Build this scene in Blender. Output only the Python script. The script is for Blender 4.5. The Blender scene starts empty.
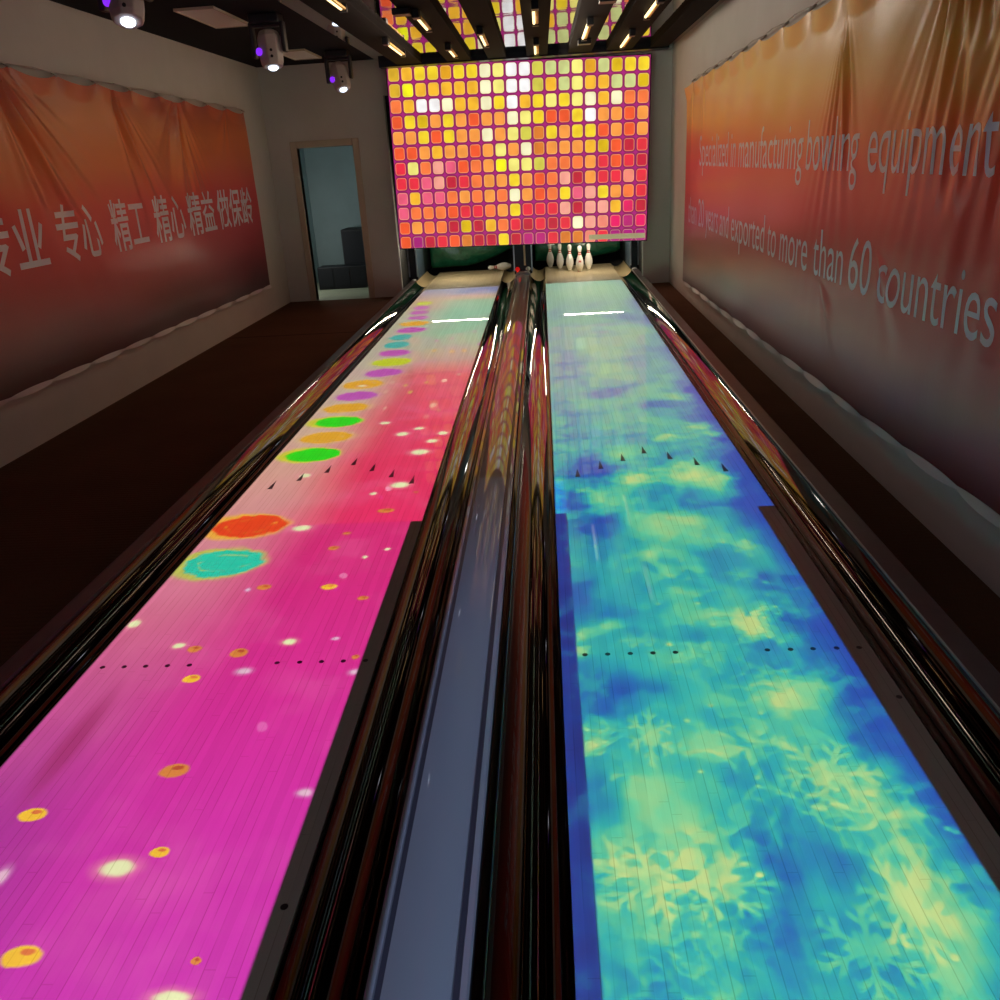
import bpy, bmesh, math, random
from mathutils import Vector, Matrix
random.seed(7)
C = bpy.context.scene.collection
PI = math.pi

# ------------------------------------------------------------------ camera data (solved from the lane geometry)
CAM_LENS = 30.9693
CAM_LOC = (0.31663, 0.0, 1.61102)
CAM_RIGHT, CAM_UP, CAM_FWD = (0.997402, 0.043485, -0.057438), (0.03748, 0.367675, 0.929199), (-0.061525, 0.928937, -0.36509)

# ------------------------------------------------------------------ helpers
def lin(c):
    return tuple((v/255/12.92) if v/255 <= 0.04045 else ((v/255+0.055)/1.055)**2.4 for v in c)
def rgba(c): return (*lin(c), 1.0)

class NT:
    """small node-graph builder"""
    def __init__(s, tree): s.t = tree; tree.nodes.clear()
    def n(s, typ, **kw):
        nd = s.t.nodes.new(typ)
        for k, v in kw.items(): setattr(nd, k, v)
        return nd
    def put(s, sock, v):
        if hasattr(v, 'is_linked'): s.t.links.new(v, sock)
        elif v is not None: sock.default_value = v
    def m(s, op, a, b=None, c=None, clamp=False):
        nd = s.n('ShaderNodeMath', operation=op); nd.use_clamp = clamp
        for i, v in enumerate((a, b, c)): s.put(nd.inputs[i], v)
        return nd.outputs[0]
    def v(s, op, a, b=None):
        nd = s.n('ShaderNodeVectorMath', operation=op)
        s.put(nd.inputs[0], a)
        if b is not None:
            if op == 'SCALE': s.put(nd.inputs['Scale'], b)
            else: s.put(nd.inputs[1], b)
        return nd.outputs['Value'] if op in ('LENGTH', 'DOT_PRODUCT') else nd.outputs['Vector']
    def sep(s, a):
        nd = s.n('ShaderNodeSeparateXYZ'); s.put(nd.inputs[0], a); return nd.outputs
    def comb(s, x, y, z=0.0):
        nd = s.n('ShaderNodeCombineXYZ')
        for i, v in enumerate((x, y, z)): s.put(nd.inputs[i], v)
        return nd.outputs[0]
    def sm(s, a, lo, hi, o0=0.0, o1=1.0):
        nd = s.n('ShaderNodeMapRange', interpolation_type='SMOOTHSTEP')
        for i, v in enumerate((a, lo, hi, o0, o1)): s.put(nd.inputs[i], v)
        return nd.outputs[0]
    def mix(s, f, a, b, blend='MIX'):
        nd = s.n('ShaderNodeMix', data_type='RGBA', blend_type=blend)
        s.put(nd.inputs[0], f)
        s.put(nd.inputs[6], a if hasattr(a, 'is_linked') else rgba(a))
        s.put(nd.inputs[7], b if hasattr(b, 'is_linked') else rgba(b))
        return nd.outputs[2]
    def noise(s, vec, scale, detail=2.0, rough=0.5, out='Factor'):
        nd = s.n('ShaderNodeTexNoise'); s.put(nd.inputs['Vector'], vec)
        nd.inputs['Scale'].default_value = scale; nd.inputs['Detail'].default_value = detail
        nd.inputs['Roughness'].default_value = rough
        return nd.outputs[1 if out == 'Color' else 0]
    def ramp(s, f, stops, interp='LINEAR'):
        nd = s.n('ShaderNodeValToRGB'); s.put(nd.inputs[0], f)
        cr = nd.color_ramp; cr.interpolation = interp
        while len(cr.elements) > 1: cr.elements.remove(cr.elements[0])
        cr.elements[0].position = stops[0][0]; cr.elements[0].color = rgba(stops[0][1])
        for p, c in stops[1:]:
            e = cr.elements.new(p); e.color = rgba(c)
        return nd.outputs[0]
    def bump(s, h, strength=0.3, dist=0.01):
        nd = s.n('ShaderNodeBump'); nd.inputs['Strength'].default_value = strength
        nd.inputs['Distance'].default_value = dist; s.put(nd.inputs['Height'], h)
        return nd.outputs[0]

def material(name, color=(128,128,128), rough=0.5, metal=0.0, coat=0.0, coat_rough=0.05, emit=None, emit_str=1.0, spec=0.5, build=None, noise=None):
    m = bpy.data.materials.new(name); m.use_nodes = True
    g = NT(m.node_tree)
    out = g.n('ShaderNodeOutputMaterial'); p = g.n('ShaderNodeBsdfPrincipled')
    g.t.links.new(p.outputs[0], out.inputs[0])
    I = p.inputs
    I['Base Color'].default_value = rgba(color); I['Roughness'].default_value = rough; I['Metallic'].default_value = metal
    I['Coat Weight'].default_value = coat; I['Coat Roughness'].default_value = coat_rough
    I['Specular IOR Level'].default_value = spec
    if emit: I['Emission Color'].default_value = rgba(emit); I['Emission Strength'].default_value = emit_str
    if noise:      # (scale, amount, bump): mottled colour and slight relief
        pos = g.n('ShaderNodeNewGeometry').outputs['Position']
        f = g.noise(pos, noise[0], 5.0, 0.6)
        lo = tuple(max(0, c*(1-noise[1])) for c in color); hi = tuple(min(255, c*(1+noise[1])) for c in color)
        g.put(I['Base Color'], g.mix(f, lo, hi))
        if noise[2]: g.put(I['Normal'], g.bump(f, noise[2], 0.01))
    if build: build(g, p, I)
    return m

# ---- mesh helpers: bmesh in world coordinates, linked as ONE object below its parent
def add_box(bm, x0, x1, y0, y1, z0, z1, mi=0):
    vs = [bm.verts.new(p) for p in ((x0,y0,z0),(x1,y0,z0),(x1,y1,z0),(x0,y1,z0),(x0,y0,z1),(x1,y0,z1),(x1,y1,z1),(x0,y1,z1))]
    for f in ((0,3,2,1),(4,5,6,7),(0,1,5,4),(1,2,6,5),(2,3,7,6),(3,0,4,7)):
        bm.faces.new([vs[i] for i in f]).material_index = mi
    return vs
def add_tube(bm, a, b, r0, r1=None, seg=20, caps=True, mi=0):
    a, b = Vector(a), Vector(b); r1 = r0 if r1 is None else r1
    d = (b-a).normalized(); u = d.orthogonal().normalized(); w = d.cross(u)
    ring = []
    for c, r in ((a, r0), (b, r1)):
        ring.append([bm.verts.new(c + r*(math.cos(2*PI*i/seg)*u + math.sin(2*PI*i/seg)*w)) for i in range(seg)])
    for i in range(seg):
        f = bm.faces.new((ring[0][i], ring[0][(i+1)%seg], ring[1][(i+1)%seg], ring[1][i])); f.smooth = True; f.material_index = mi
    if caps:
        bm.faces.new(ring[0][::-1]).material_index = mi; bm.faces.new(ring[1]).material_index = mi
def add_lathe(bm, origin, axis, prof, seg=28, caps=True):
    o, d = Vector(origin), Vector(axis).normalized(); u = d.orthogonal().normalized(); w = d.cross(u)
    rings = [[bm.verts.new(o + d*h + r*(math.cos(2*PI*i/seg)*u + math.sin(2*PI*i/seg)*w)) for i in range(seg)] for h, r in prof]
    for a, b in zip(rings, rings[1:]):
        for i in range(seg):
            f = bm.faces.new((a[i], a[(i+1)%seg], b[(i+1)%seg], b[i])); f.smooth = True
    if caps: bm.faces.new(rings[0][::-1]); bm.faces.new(rings[-1])
def add_extrude(bm, prof, y0, y1, smooth_top=True, ny=1):
    """closed (x,z) profile swept along Y"""
    rings = [[bm.verts.new((x, y0+(y1-y0)*k/ny, z)) for x, z in prof] for k in range(ny+1)]
    n = len(prof)
    for a, b in zip(rings, rings[1:]):
        for i in range(n):
            f = bm.faces.new((a[i], a[(i+1)%n], b[(i+1)%n], b[i])); f.smooth = smooth_top
    bm.faces.new(rings[0]); bm.faces.new(rings[-1][::-1])
def obj(name, bm, mats, parent=None, bevel=0.0, face=None):
    if face is None: bmesh.ops.recalc_face_normals(bm, faces=bm.faces)
    else:      # open sheet: every face looks along 'face'
        bmesh.ops.dissolve_degenerate(bm, dist=1e-5, edges=bm.edges)
        bm.normal_update()
        fl = [f for f in bm.faces if f.normal.dot(Vector(face)) < 0]
        bmesh.ops.reverse_faces(bm, faces=fl); bm.normal_update()
    if parent is not None:
        bmesh.ops.translate(bm, verts=bm.verts, vec=-Vector(parent.location))
    me = bpy.data.meshes.new(name); bm.to_mesh(me); bm.free()
    for m in (mats if isinstance(mats, (list, tuple)) else [mats]): me.materials.append(m)
    o = bpy.data.objects.new(name, me); C.objects.link(o)
    if parent is not None: o.parent = parent
    if bevel:
        md = o.modifiers.new('bevel', 'BEVEL'); md.width = bevel; md.segments = 2; md.limit_method = 'ANGLE'
    return o
def thing(name, label, cat, loc, group=None):
    o = bpy.data.objects.new(name, None); C.objects.link(o); o.location = loc; o.empty_display_size = 0.1
    o['label'] = label; o['category'] = cat
    if group: o['group'] = group
    return o
def tag(o, label, cat, group=None):
    o['label'] = label; o['category'] = cat
    if group: o['group'] = group
    return o
def struct(name, bm, mat, parent=None, **kw):
    o = obj(name, bm, mat, parent, **kw)
    if parent is None: o['kind'] = 'structure'
    return o
def boxobj(name, dims, mat, parent=None, bevel=0.0):
    bm = bmesh.new(); add_box(bm, *dims); return obj(name, bm, mat, parent, bevel)

# ------------------------------------------------------------------ plan of the hall (metres; lanes run along +Y, lane top is z = 0)
W = 1.054; G = 0.325                      # lane width, half of the gap between lanes
LX = {'L': (-G-W, -G), 'R': (G, G+W)}
FZ = -0.06                                # carpet level beside the lanes
XL, XR, YB = -3.28, 2.02, 12.2            # side walls and back wall
CZ, MZ = 2.92, 2.84                       # black ceiling, stretched mirror ceiling
Y0 = -1.2                                 # where the lanes start, behind the camera
DECK0, DECK1 = 12.3, 14.3

DISCS=[
(-1.224,11.018,.106,.171,'l'),
(-1.210,10.657,.103,.160,'p'),
(-1.192,10.295,.118,.150,'p'),
(-1.155,9.928,.132,.140,'p'),
(-1.142,9.541,.174,.182,'o'),
(-1.122,9.150,.167,.163,'p'),
(-1.178,8.759,.118,.167,'c'),
(-1.156,8.369,.134,.174,'c'),
(-1.119,7.975,.157,.140,'p'),
(-1.081,7.580,.187,.170,'l'),
(-1.083,7.168,.169,.154,'p'),
(-1.186,6.770,.169,.156,'o'),
(-1.162,6.400,.169,.141,'p'),
(-1.174,6.058,.176,.130,'o'),
(-1.149,5.702,.174,.132,'g'),
(-1.151,5.334,.178,.135,'o'),
(-1.146,4.978,.180,.140,'g'),
(-1.192,3.873,.197,.149,'r'),
(-1.176,3.450,.193,.149,'t'),
]
SPARKS=[
(-.808,5.616,.042,.039,'w'),
(-.646,5.340,.050,.049,'w'),
(-.552,5.452,.041,.040,'w'),
(-.379,5.323,.040,.045,'w'),
(-.431,5.160,.042,.042,'w'),
(-.480,4.947,.068,.059,'w'),
(-.516,4.380,.064,.054,'w'),
(-.641,4.262,.022,.024,'w'),
(-1.101,4.597,.042,.042,'w'),
(-.916,3.824,.056,.044,'w'),
(-.534,3.463,.016,.017,'w'),
(-.445,3.541,.016,.016,'w'),
(-.531,4.012,.047,.033,'g'),
(-.411,4.262,.016,.015,'g'),
(-.675,3.742,.020,.018,'g'),
(-.700,3.573,.029,.025,'g'),
(-.632,3.178,.039,.029,'y'),
(-.467,3.070,.027,.019,'g'),
(-.915,3.197,.033,.028,'g'),
(-1.099,2.735,.029,.025,'w'),
(-1.027,2.708,.031,.026,'g'),
(-.849,2.671,.038,.035,'g'),
(-.680,2.742,.031,.026,'w'),
(-.508,2.755,.015,.012,'k'),
(-.409,2.622,.016,.016,'g'),
(-.963,2.509,.033,.027,'y'),
(-.790,2.549,.031,.023,'k'),
(-.389,2.525,.023,.019,'k'),
(-.827,2.019,.049,.036,'g'),
(-.407,1.913,.024,.019,'k'),
(-1.159,1.842,.044,.030,'y'),
(-.822,1.644,.055,.037,'w'),
(-.733,1.696,.029,.019,'y'),
(-.923,1.385,.052,.033,'y'),
(-.513,1.370,.014,.012,'g'),
(-.531,1.279,.052,.021,'w'),
(-1.351,2.911,.033,.040,'w'),
(-1.115,1.616,.019,.039,'k'),
(-.977,3.174,.013,.018,'k'),
(-1.182,6.719,.042,.034,'w'),
]
SNOW=[
(1.108,4.353,.174,.215,.90),
(.741,4.333,.104,.138,.80),
(.995,5.024,.082,.069,.60),
(1.240,5.978,.109,.108,.50),
(1.259,5.238,.072,.085,.80),
(1.290,5.064,.058,.060,.70),
(.832,3.715,.199,.176,.70),
(.479,2.784,.087,.058,.70),
(1.004,2.769,.067,.100,.80),
(.389,2.656,.046,.047,.60),
(.868,2.851,.152,.067,.40),
(.735,3.405,.059,.061,.60),
(.764,3.199,.052,.055,.60),
(.632,1.771,.139,.272,.70),
(.737,1.647,.107,.129,.40),
(.746,2.094,.080,.074,.50),
(.403,2.091,.044,.051,.90),
(1.138,1.782,.123,.172,.40),
(1.132,1.450,.085,.165,.70),
(1.042,2.323,.103,.118,.50),
(1.117,1.307,.059,.069,.50),
(.438,1.685,.074,.100,.35),
(.519,1.863,.058,.070,.35),
(.846,2.606,.135,.078,.30),
(.723,4.736,.169,.179,.30),
(.602,4.042,.109,.136,.35),
(.900,5.427,.189,.273,.20),
(.799,7.886,.267,.452,.35),
(1.023,11.379,.421,.538,.30),
(1.230,8.516,.225,.363,.30),
(.965,6.774,.230,.272,.25),
(.676,5.966,.167,.162,.20),
(1.298,4.410,.124,.251,-.50),
(1.278,3.663,.149,.250,-.60),
(.527,4.501,.142,.230,-.70),
(.402,4.063,.080,.165,-.60),
(.556,3.740,.157,.107,-.60),
(.445,2.381,.084,.147,-.50),
(.595,2.421,.097,.058,-.35),
(.392,1.886,.059,.159,-.60),
(1.259,2.651,.147,.239,-.70),
(1.244,2.216,.098,.199,-.60),
(1.235,1.925,.078,.160,-.50),
(.855,1.639,.104,.108,-.70),
(.731,1.416,.086,.067,-.50),
(.964,1.612,.060,.062,-.30),
(.476,1.272,.101,.068,-.50),
(1.125,3.923,.168,.102,-.50),
(1.076,5.791,.173,.128,-.45),
(.688,6.161,.157,.143,-.40),
(1.538,7.406,.195,.400,-.60),
(1.408,6.060,.150,.249,-.50),
(1.430,10.389,.135,.301,-.50),
(1.149,9.228,.143,.241,-.40),
(.448,5.496,.092,.281,-.30),
(.500,7.123,.116,.526,-.20),
(1.185,3.030,.112,.115,-.35),
(.335,1.530,.046,.176,-.30),
(.907,1.365,.082,.064,-.30),
(.388,2.999,.062,.165,-.35),
(1.258,7.555,.135,.166,-.20),
(.926,3.320,.205,.096,-.15),
(1.230,1.639,.069,.094,-.20),
]
FLAKES=[
(.474,4.197,.046,.058),
(1.518,4.071,.029,.041),
(1.149,3.423,.071,.091),
(1.069,3.168,.059,.080),
(1.023,2.790,.071,.101),
(.421,2.411,.065,.110),
(1.278,2.230,.099,.080),
(1.044,1.950,.145,.156),
(.578,2.142,.076,.144),
(.518,1.587,.141,.123),
(.675,1.570,.138,.120),
(.956,1.389,.124,.125),
(1.075,1.508,.098,.169),
(.607,2.685,.070,.055),
]
# ------------------------------------------------------------------ materials
def wood_build(base, dark):
    def b(g, p, I):
        pos = g.n('ShaderNodeNewGeometry').outputs['Position']
        x, y, z = g.sep(pos)
        bx = g.m('DIVIDE', x, W/39)
        fr = g.m('FRACT', bx)
        idx = g.m('FLOOR', bx)
        wn = g.n('ShaderNodeTexWhiteNoise', noise_dimensions='1D'); g.put(wn.inputs['W'], idx)
        yy = g.m('FRACT', g.m('ADD', g.m('DIVIDE', y, 1.1), wn.outputs[0]))
        # dark joint line between boards, broken in places
        d = g.m('MINIMUM', fr, g.m('SUBTRACT', 1.0, fr))
        line = g.sm(d, 0.0, 0.075, 1.0, 0.0)
        line = g.m('MULTIPLY', line, g.sm(g.noise(g.comb(g.m('MULTIPLY', x, 30.0), g.m('MULTIPLY', y, 3.0)), 1.0), 0.35, 0.6))
        butt = g.m('MULTIPLY', g.sm(yy, 0.0, 0.004, 1.0, 0.0), 0.6)
        grain = g.noise(g.comb(g.m('MULTIPLY', x, 120.0), g.m('MULTIPLY', y, 3.0)), 1.0, 3.0)
        f = g.m('MAXIMUM', g.m('MULTIPLY', line, 0.38), g.m('MULTIPLY', butt, 0.4))
        f = g.m('ADD', f, g.m('MULTIPLY', grain, 0.12), clamp=True)
        tone = g.m('MULTIPLY', wn.outputs[0], 0.10)
        g.put(I['Base Color'], g.mix(g.m('ADD', f, tone, clamp=True), base, dark))
    return b
M = {}
M['lane'] = material('lane_wood', rough=0.55, coat=0.34, coat_rough=0.006, spec=0.1, build=wood_build((190,182,165), (92,72,52)))
M['deck'] = material('pin_deck_wood', rough=0.5, coat=0.5, coat_rough=0.03, build=wood_build((225,205,165), (140,110,80)))
M['arrow'] = material('arrow_inlay', (38,30,30), 0.4)
def gutter_build(g, p, I):
    pos = g.n('ShaderNodeNewGeometry').outputs['Position']
    x, y, z = g.sep(pos)
    h = g.noise(g.comb(g.m('MULTIPLY', x, 26.0), g.m('MULTIPLY', y, 0.7), g.m('MULTIPLY', z, 26.0)), 1.0, 2.0)
    g.put(I['Normal'], g.bump(h, 0.03, 0.004))
M['gutter'] = material('dark_polished_gutter', (100,94,92), 0.05, metal=1.0, build=gutter_build)
M['gutter_tail'] = material('gutter_tail', (190,170,130), 0.4)
M['cap'] = material('grey_cap', (150,148,148), 0.5, coat=1.0, coat_rough=0.03)
M['cap_groove'] = material('cap_groove', (62,58,66), 0.4)
M['rail'] = material('side_rail', (98,84,88), 0.45, coat=0.3, coat_rough=0.15, noise=(9,0.12,0.0))
M['steel_edge'] = material('steel_edge', (195,200,205), 0.3, metal=0.6)
M['white_plastic'] = material('white_plastic', (215,215,212), 0.35)
M['red_plastic'] = material('red_plastic', (225,30,25), 0.3, coat=0.5, emit=(225,20,15), emit_str=0.5)
M['pin'] = material('pin_white', (240,238,232), 0.25, coat=0.6)
M['pin_red'] = material('pin_red', (190,28,26), 0.3, coat=0.4)
def vinyl_build(g, p, I):
    pos = g.n('ShaderNodeNewGeometry').outputs['Position']
    f = g.noise(pos, 14.0, 3.0)
    g.put(I['Base Color'], g.mix(f, (13,58,42), (38,116,82)))
    g.put(I['Normal'], g.bump(f, 0.5, 0.02))
M['green'] = material('green_vinyl', rough=0.28, coat=0.4, build=vinyl_build)
M['dark'] = material('dark_panel', (22,23,30), 0.45, noise=(6,0.2,0))
M['blue_panel'] = material('kickback_plate', (70,86,104), 0.4, noise=(10,0.2,0.1))
M['tan'] = material('tan_strip', (236,214,170), 0.4)
M['pit'] = material('pit_black', (13,14,18), 0.6, noise=(5,0.3,0))
def wall_noise(g, p, I):
    pos = g.n('ShaderNodeNewGeometry').outputs['Position']
    f = g.noise(pos, 2.2, 6.0, 0.6); f2 = g.noise(pos, 160.0, 2.0)
    g.put(I['Base Color'], g.mix(f, (198,194,186), (216,212,205)))
    g.put(I['Normal'], g.bump(f2, 0.12, 0.004))
M['wall'] = material('grey_plaster', rough=0.85, build=wall_noise)
M['room'] = material('store_wall', (176,196,200), 0.85, noise=(3,0.06,0))
M['room_floor'] = material('store_floor', (168,172,148), 0.7, noise=(4,0.12,0.1))
def carpet(g, p, I):
    pos = g.n('ShaderNodeNewGeometry').outputs['Position']
    x, y, z = g.sep(pos)
    rib = g.m('SINE', g.m('MULTIPLY', g.m('ADD', y, g.m('MULTIPLY', g.noise(pos, 4.0), 0.02)), 2*PI/0.034))
    n = g.noise(pos, 260.0, 3.0); big = g.noise(pos, 1.6, 4.0)
    f = g.m('ADD', g.m('MULTIPLY', n, 0.6), g.m('MULTIPLY', big, 0.5))
    seam = g.m('MULTIPLY', g.m('LESS_THAN', g.m('ABSOLUTE', g.m('SUBTRACT', y, 9.55)), 0.02), g.m('LESS_THAN', x, -1.6))
    c = g.mix(f, (66,46,34), (122,84,60))
    g.put(I['Base Color'], g.mix(g.m('MULTIPLY', seam, 0.6), c, (28,16,14)))
    g.put(I['Normal'], g.bump(g.m('ADD', g.m('MULTIPLY', rib, 0.5), n), 0.5, 0.006))
M['carpet'] = material('brown_carpet', rough=0.95, spec=0.1, build=carpet)
M['black_ceiling'] = material('black_ceiling', (14,13,19), 0.85, spec=0.15, noise=(5,0.25,0))
def mirror_build(g, p, I):
    pos = g.n('ShaderNodeNewGeometry').outputs['Position']
    h = g.noise(pos, 2.6, 2.0)
    g.put(I['Normal'], g.bump(h, 0.035, 0.05))
M['mirror'] = material('stretch_mirror', (170,166,166), 0.03, metal=1.0, build=mirror_build)
M['beam'] = material('dark_beam', (17,13,12), 0.8, spec=0.08, noise=(3,0.2,0))
M['black_metal'] = material('black_metal', (12,12,15), 0.4, metal=0.4)
M['brass'] = material('brass_tube', (225,185,110), 0.42, metal=1.0)
M['lit_brass'] = material('lit_strip', (240,220,170), 0.4, emit=(255,222,160), emit_str=2.2)
M['frame'] = material('door_frame_paint', (196,180,158), 0.6, noise=(6,0.06,0))
M['panel'] = material('ceiling_panel', (226,214,206), 0.6)
M['head_grey'] = material('fixture_grey', (178,164,158), 0.45)
M['head_dark'] = material('fixture_black', (24,20,28), 0.45)
M['lens'] = material('lit_lens', (255,255,255), 0.1, emit=(215,232,255), emit_str=4.0)
M['led'] = material('purple_led', (90,30,160), 0.2, emit=(130,40,240), emit_str=1.1)
M['box_black'] = material('cabinet_black', (16,17,24), 0.6)
M['cloth_grille'] = material('grille', (26,27,34), 0.8)
M['tube'] = material('lit_tube', (255,255,255), 0.3, emit=(255,240,212), emit_str=130.0)
M['letter'] = material('white_print', (232,228,236), 0.42, coat=0.45, coat_rough=0.22)
M['rope'] = material('rope', (190,180,170), 0.8)
M['hem'] = material('white_hem', (216,206,204), 0.5)

def banner_mat(name, stops, rough):
    def b(g, p, I):
        pos = g.n('ShaderNodeNewGeometry').outputs['Position']
        x, y, z = g.sep(pos)
        w = g.noise(g.comb(0.0, g.m('MULTIPLY', y, 0.5), g.m('MULTIPLY', z, 1.6)), 1.0, 2.0)
        f = g.m('DIVIDE', g.m('ADD', z, g.m('MULTIPLY', g.m('SUBTRACT', w, 0.5), 0.35)), 2.5)
        c = g.ramp(f, [(a/2.5, col) for a, col in stops])
        g.put(I['Base Color'], c)
        n = g.noise(pos, 40.0, 3.0)
        g.put(I['Normal'], g.bump(n, 0.06, 0.005))
    return material(name, rough=rough, coat=0.45, coat_rough=0.22, build=b)
M['banner_R'] = banner_mat('red_gold_vinyl', [(0.15,(96,8,20)),(0.42,(140,14,26)),(0.65,(196,56,46)),(0.9,(206,40,38)),(1.2,(238,44,36)),(1.45,(246,64,38)),(1.7,(246,120,48)),(1.95,(242,174,64)),(2.25,(222,160,66))], 0.36)
M['banner_L'] = banner_mat('red_orange_vinyl', [(0.35,(84,4,14)),(0.6,(140,12,24)),(0.8,(180,30,36)),(1.1,(210,24,34)),(1.45,(226,48,34)),(1.75,(230,106,42)),(2.05,(226,118,48)),(2.4,(180,64,40))], 0.38)

# ------------------------------------------------------------------ setting: floor, walls, ceiling
YF = -2.6                                  # the hall opens behind the camera
bm = bmesh.new()
add_box(bm, XL, -1.67, YF, YB, FZ-0.2, FZ); add_box(bm, 1.69, XR, YF, YB, FZ-0.2, FZ)
add_box(bm, -1.67, 1.69, YF, 15.2, -0.30, -0.2); add_box(bm, -1.67, 1.69, YF, Y0, -0.2, FZ)
struct('floor', bm, M['carpet'])
bm = bmesh.new(); add_box(bm, XL-0.15, XL, YF, YB+0.1, FZ, CZ+0.1); struct('wall_left', bm, M['wall'])
bm = bmesh.new(); add_box(bm, XR, XR+0.15, YF, YB+0.1, FZ, CZ+0.1); struct('wall_right', bm, M['wall'])
DX0, DX1, DZ = -2.90, -2.15, 1.93          # doorway
bm = bmesh.new()
add_box(bm, XL, DX0, YB, YB+0.12, FZ, CZ); add_box(bm, DX1, -1.68, YB, YB+0.12, FZ, CZ); add_box(bm, DX0, DX1, YB, YB+0.12, DZ, CZ)
add_box(bm, 1.665, XR, YB, YB+0.12, FZ, CZ); add_box(bm, -1.68, 1.665, YB, YB+0.12, 2.5, CZ)
struct('wall_back', bm, M['wall'])
bm = bmesh.new(); add_box(bm, XL, -1.62, YF, YB, CZ, CZ+0.1); struct('ceiling', bm, M['black_ceiling'])
bm = bmesh.new(); add_box(bm, -1.62, XR, YF, YB, MZ, MZ+0.18); struct('ceiling', bm, M['mirror'])
# pit behind the masking unit
for dims in ((-1.80,-1.71,YB+0.12,15.3,-0.3,2.4),(1.71,1.80,YB+0.12,15.3,-0.3,2.4),(-1.71,1.71,15.2,15.3,-0.3,2.4),(-1.8,1.8,YB+0.12,15.3,2.4,2.5)):
    bm = bmesh.new(); add_box(bm, *dims); struct('wall_pit', bm, M['pit'])
for i, x in ((9,-1.690),(10,1.655)):      # pale corner beads beside the lane opening
    bm = bmesh.new(); add_box(bm, x, x+0.02, YB-0.012, YB+0.05, FZ, 0.62); struct('trim_%d' % i, bm, M['white_plastic'])
# store room behind the doorway
bm = bmesh.new()
add_box(bm, -3.45, -3.4, YB+0.12, 14.6, FZ, 2.5); add_box(bm, -1.86, -1.82, YB+0.12, 14.6, FZ, 2.5)
add_box(bm, -3.45, -1.82, 14.5, 14.6, FZ, 2.5); add_box(bm, -3.45, -1.82, YB+0.12, 14.6, 2.45, 2.5)
struct('wall_store', bm, M['room'])
bm = bmesh.new(); add_box(bm, -3.45, -1.82, YB+0.01, 14.6, FZ-0.2, FZ-0.001); struct('floor', bm, M['room_floor'])
bm = bmesh.new()
add_box(bm, DX0-0.085, DX0+0.0, YB-0.018, YB+0.13, FZ, DZ+0.085); add_box(bm, DX1, DX1+0.085, YB-0.018, YB+0.13, FZ, DZ+0.085)
add_box(bm, DX0, DX1, YB-0.018, YB+0.13, DZ, DZ+0.085)
dr = struct('door_1', bm, M['frame'], bevel=0.006)
bm = bmesh.new(); add_box(bm, DX0, DX0+0.012, YB+0.03, YB+0.06, 1.45, 1.56); obj('hinge', bm, M['black_metal'], dr)
# ceiling beams and header bar
for i, (x0, x1) in enumerate(((-1.39,-1.08),(-0.77,-0.48),(-0.27,-0.05),(0.20,0.45),(0.70,0.98),(1.16,1.47),(1.69,1.90))):
    bm = bmesh.new(); add_box(bm, x0, x1, YF, 11.72, 2.79, MZ); struct('trim_%d' % (i+1), bm, M['beam'])
bm = bmesh.new(); add_box(bm, -1.62, XR-0.1, 11.72, 11.92, 2.775, MZ); struct('trim_8', bm, M['black_metal'])

# ------------------------------------------------------------------ lanes
def lane(side, label):
    x0, x1 = LX[side]; xc = (x0+x1)/2
    t = thing('bowling_lane', label, 'bowling lane', (xc, Y0, -0.2), 'bowling lanes side by side')
    bm = bmesh.new(); add_box(bm, x0, x1, Y0, DECK0, -0.2, 0.0); obj('lane_bed', bm, M['lane'], t)
    d = obj('pin_deck', (lambda b: (add_box(b, x0, x1, DECK0+0.004, DECK1, -0.2, 0.0), b)[1])(bmesh.new()), M['deck'], t)
    d['label'] = 'pale cream pin deck at the far end'
    for k in range(-3, 4):
        cx, cy = xc + k*0.132, 4.80 - 0.118*abs(k)
        bm = bmesh.new()
        vs = [bm.verts.new((cx+a, cy+b, z)) for z in (0.0, 0.0008) for a, b in ((-0.014,-0.05),(0.0,-0.0495),(0.014,-0.05),(0.0,0.085))]
        bm.faces.new(vs[4:]); 
        for a, b in ((0,1),(1,2),(2,3),(3,0)): bm.faces.new((vs[a], vs[b], vs[4+b], vs[4+a]))
        obj('arrow_marker', bm, M['arrow'], t)
    off = [-0.474,-0.394,-0.314,-0.234,-0.153,0.167,0.249,0.327,0.406,0.486] if side == 'L' else [-0.445,-0.366,-0.288,-0.210,-0.133,0.180,0.258,0.334,0.413,0.488]
    extra = (0.497, 1.517) if side == 'L' else (0.511, 2.305)
    for dx, y in [(o, 2.597) for o in off] + [extra]:
        bm = bmesh.new(); add_tube(bm, (xc+dx, y, 0.0), (xc+dx, y, 0.0008), 0.0095, seg=14); obj('dot_marker', bm, M['arrow'], t)
    return t
lane('L', 'left bowling lane under the pink projection with coloured discs along its edge')
lane('R', 'right bowling lane under the blue and turquoise snowflake projection')

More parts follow.
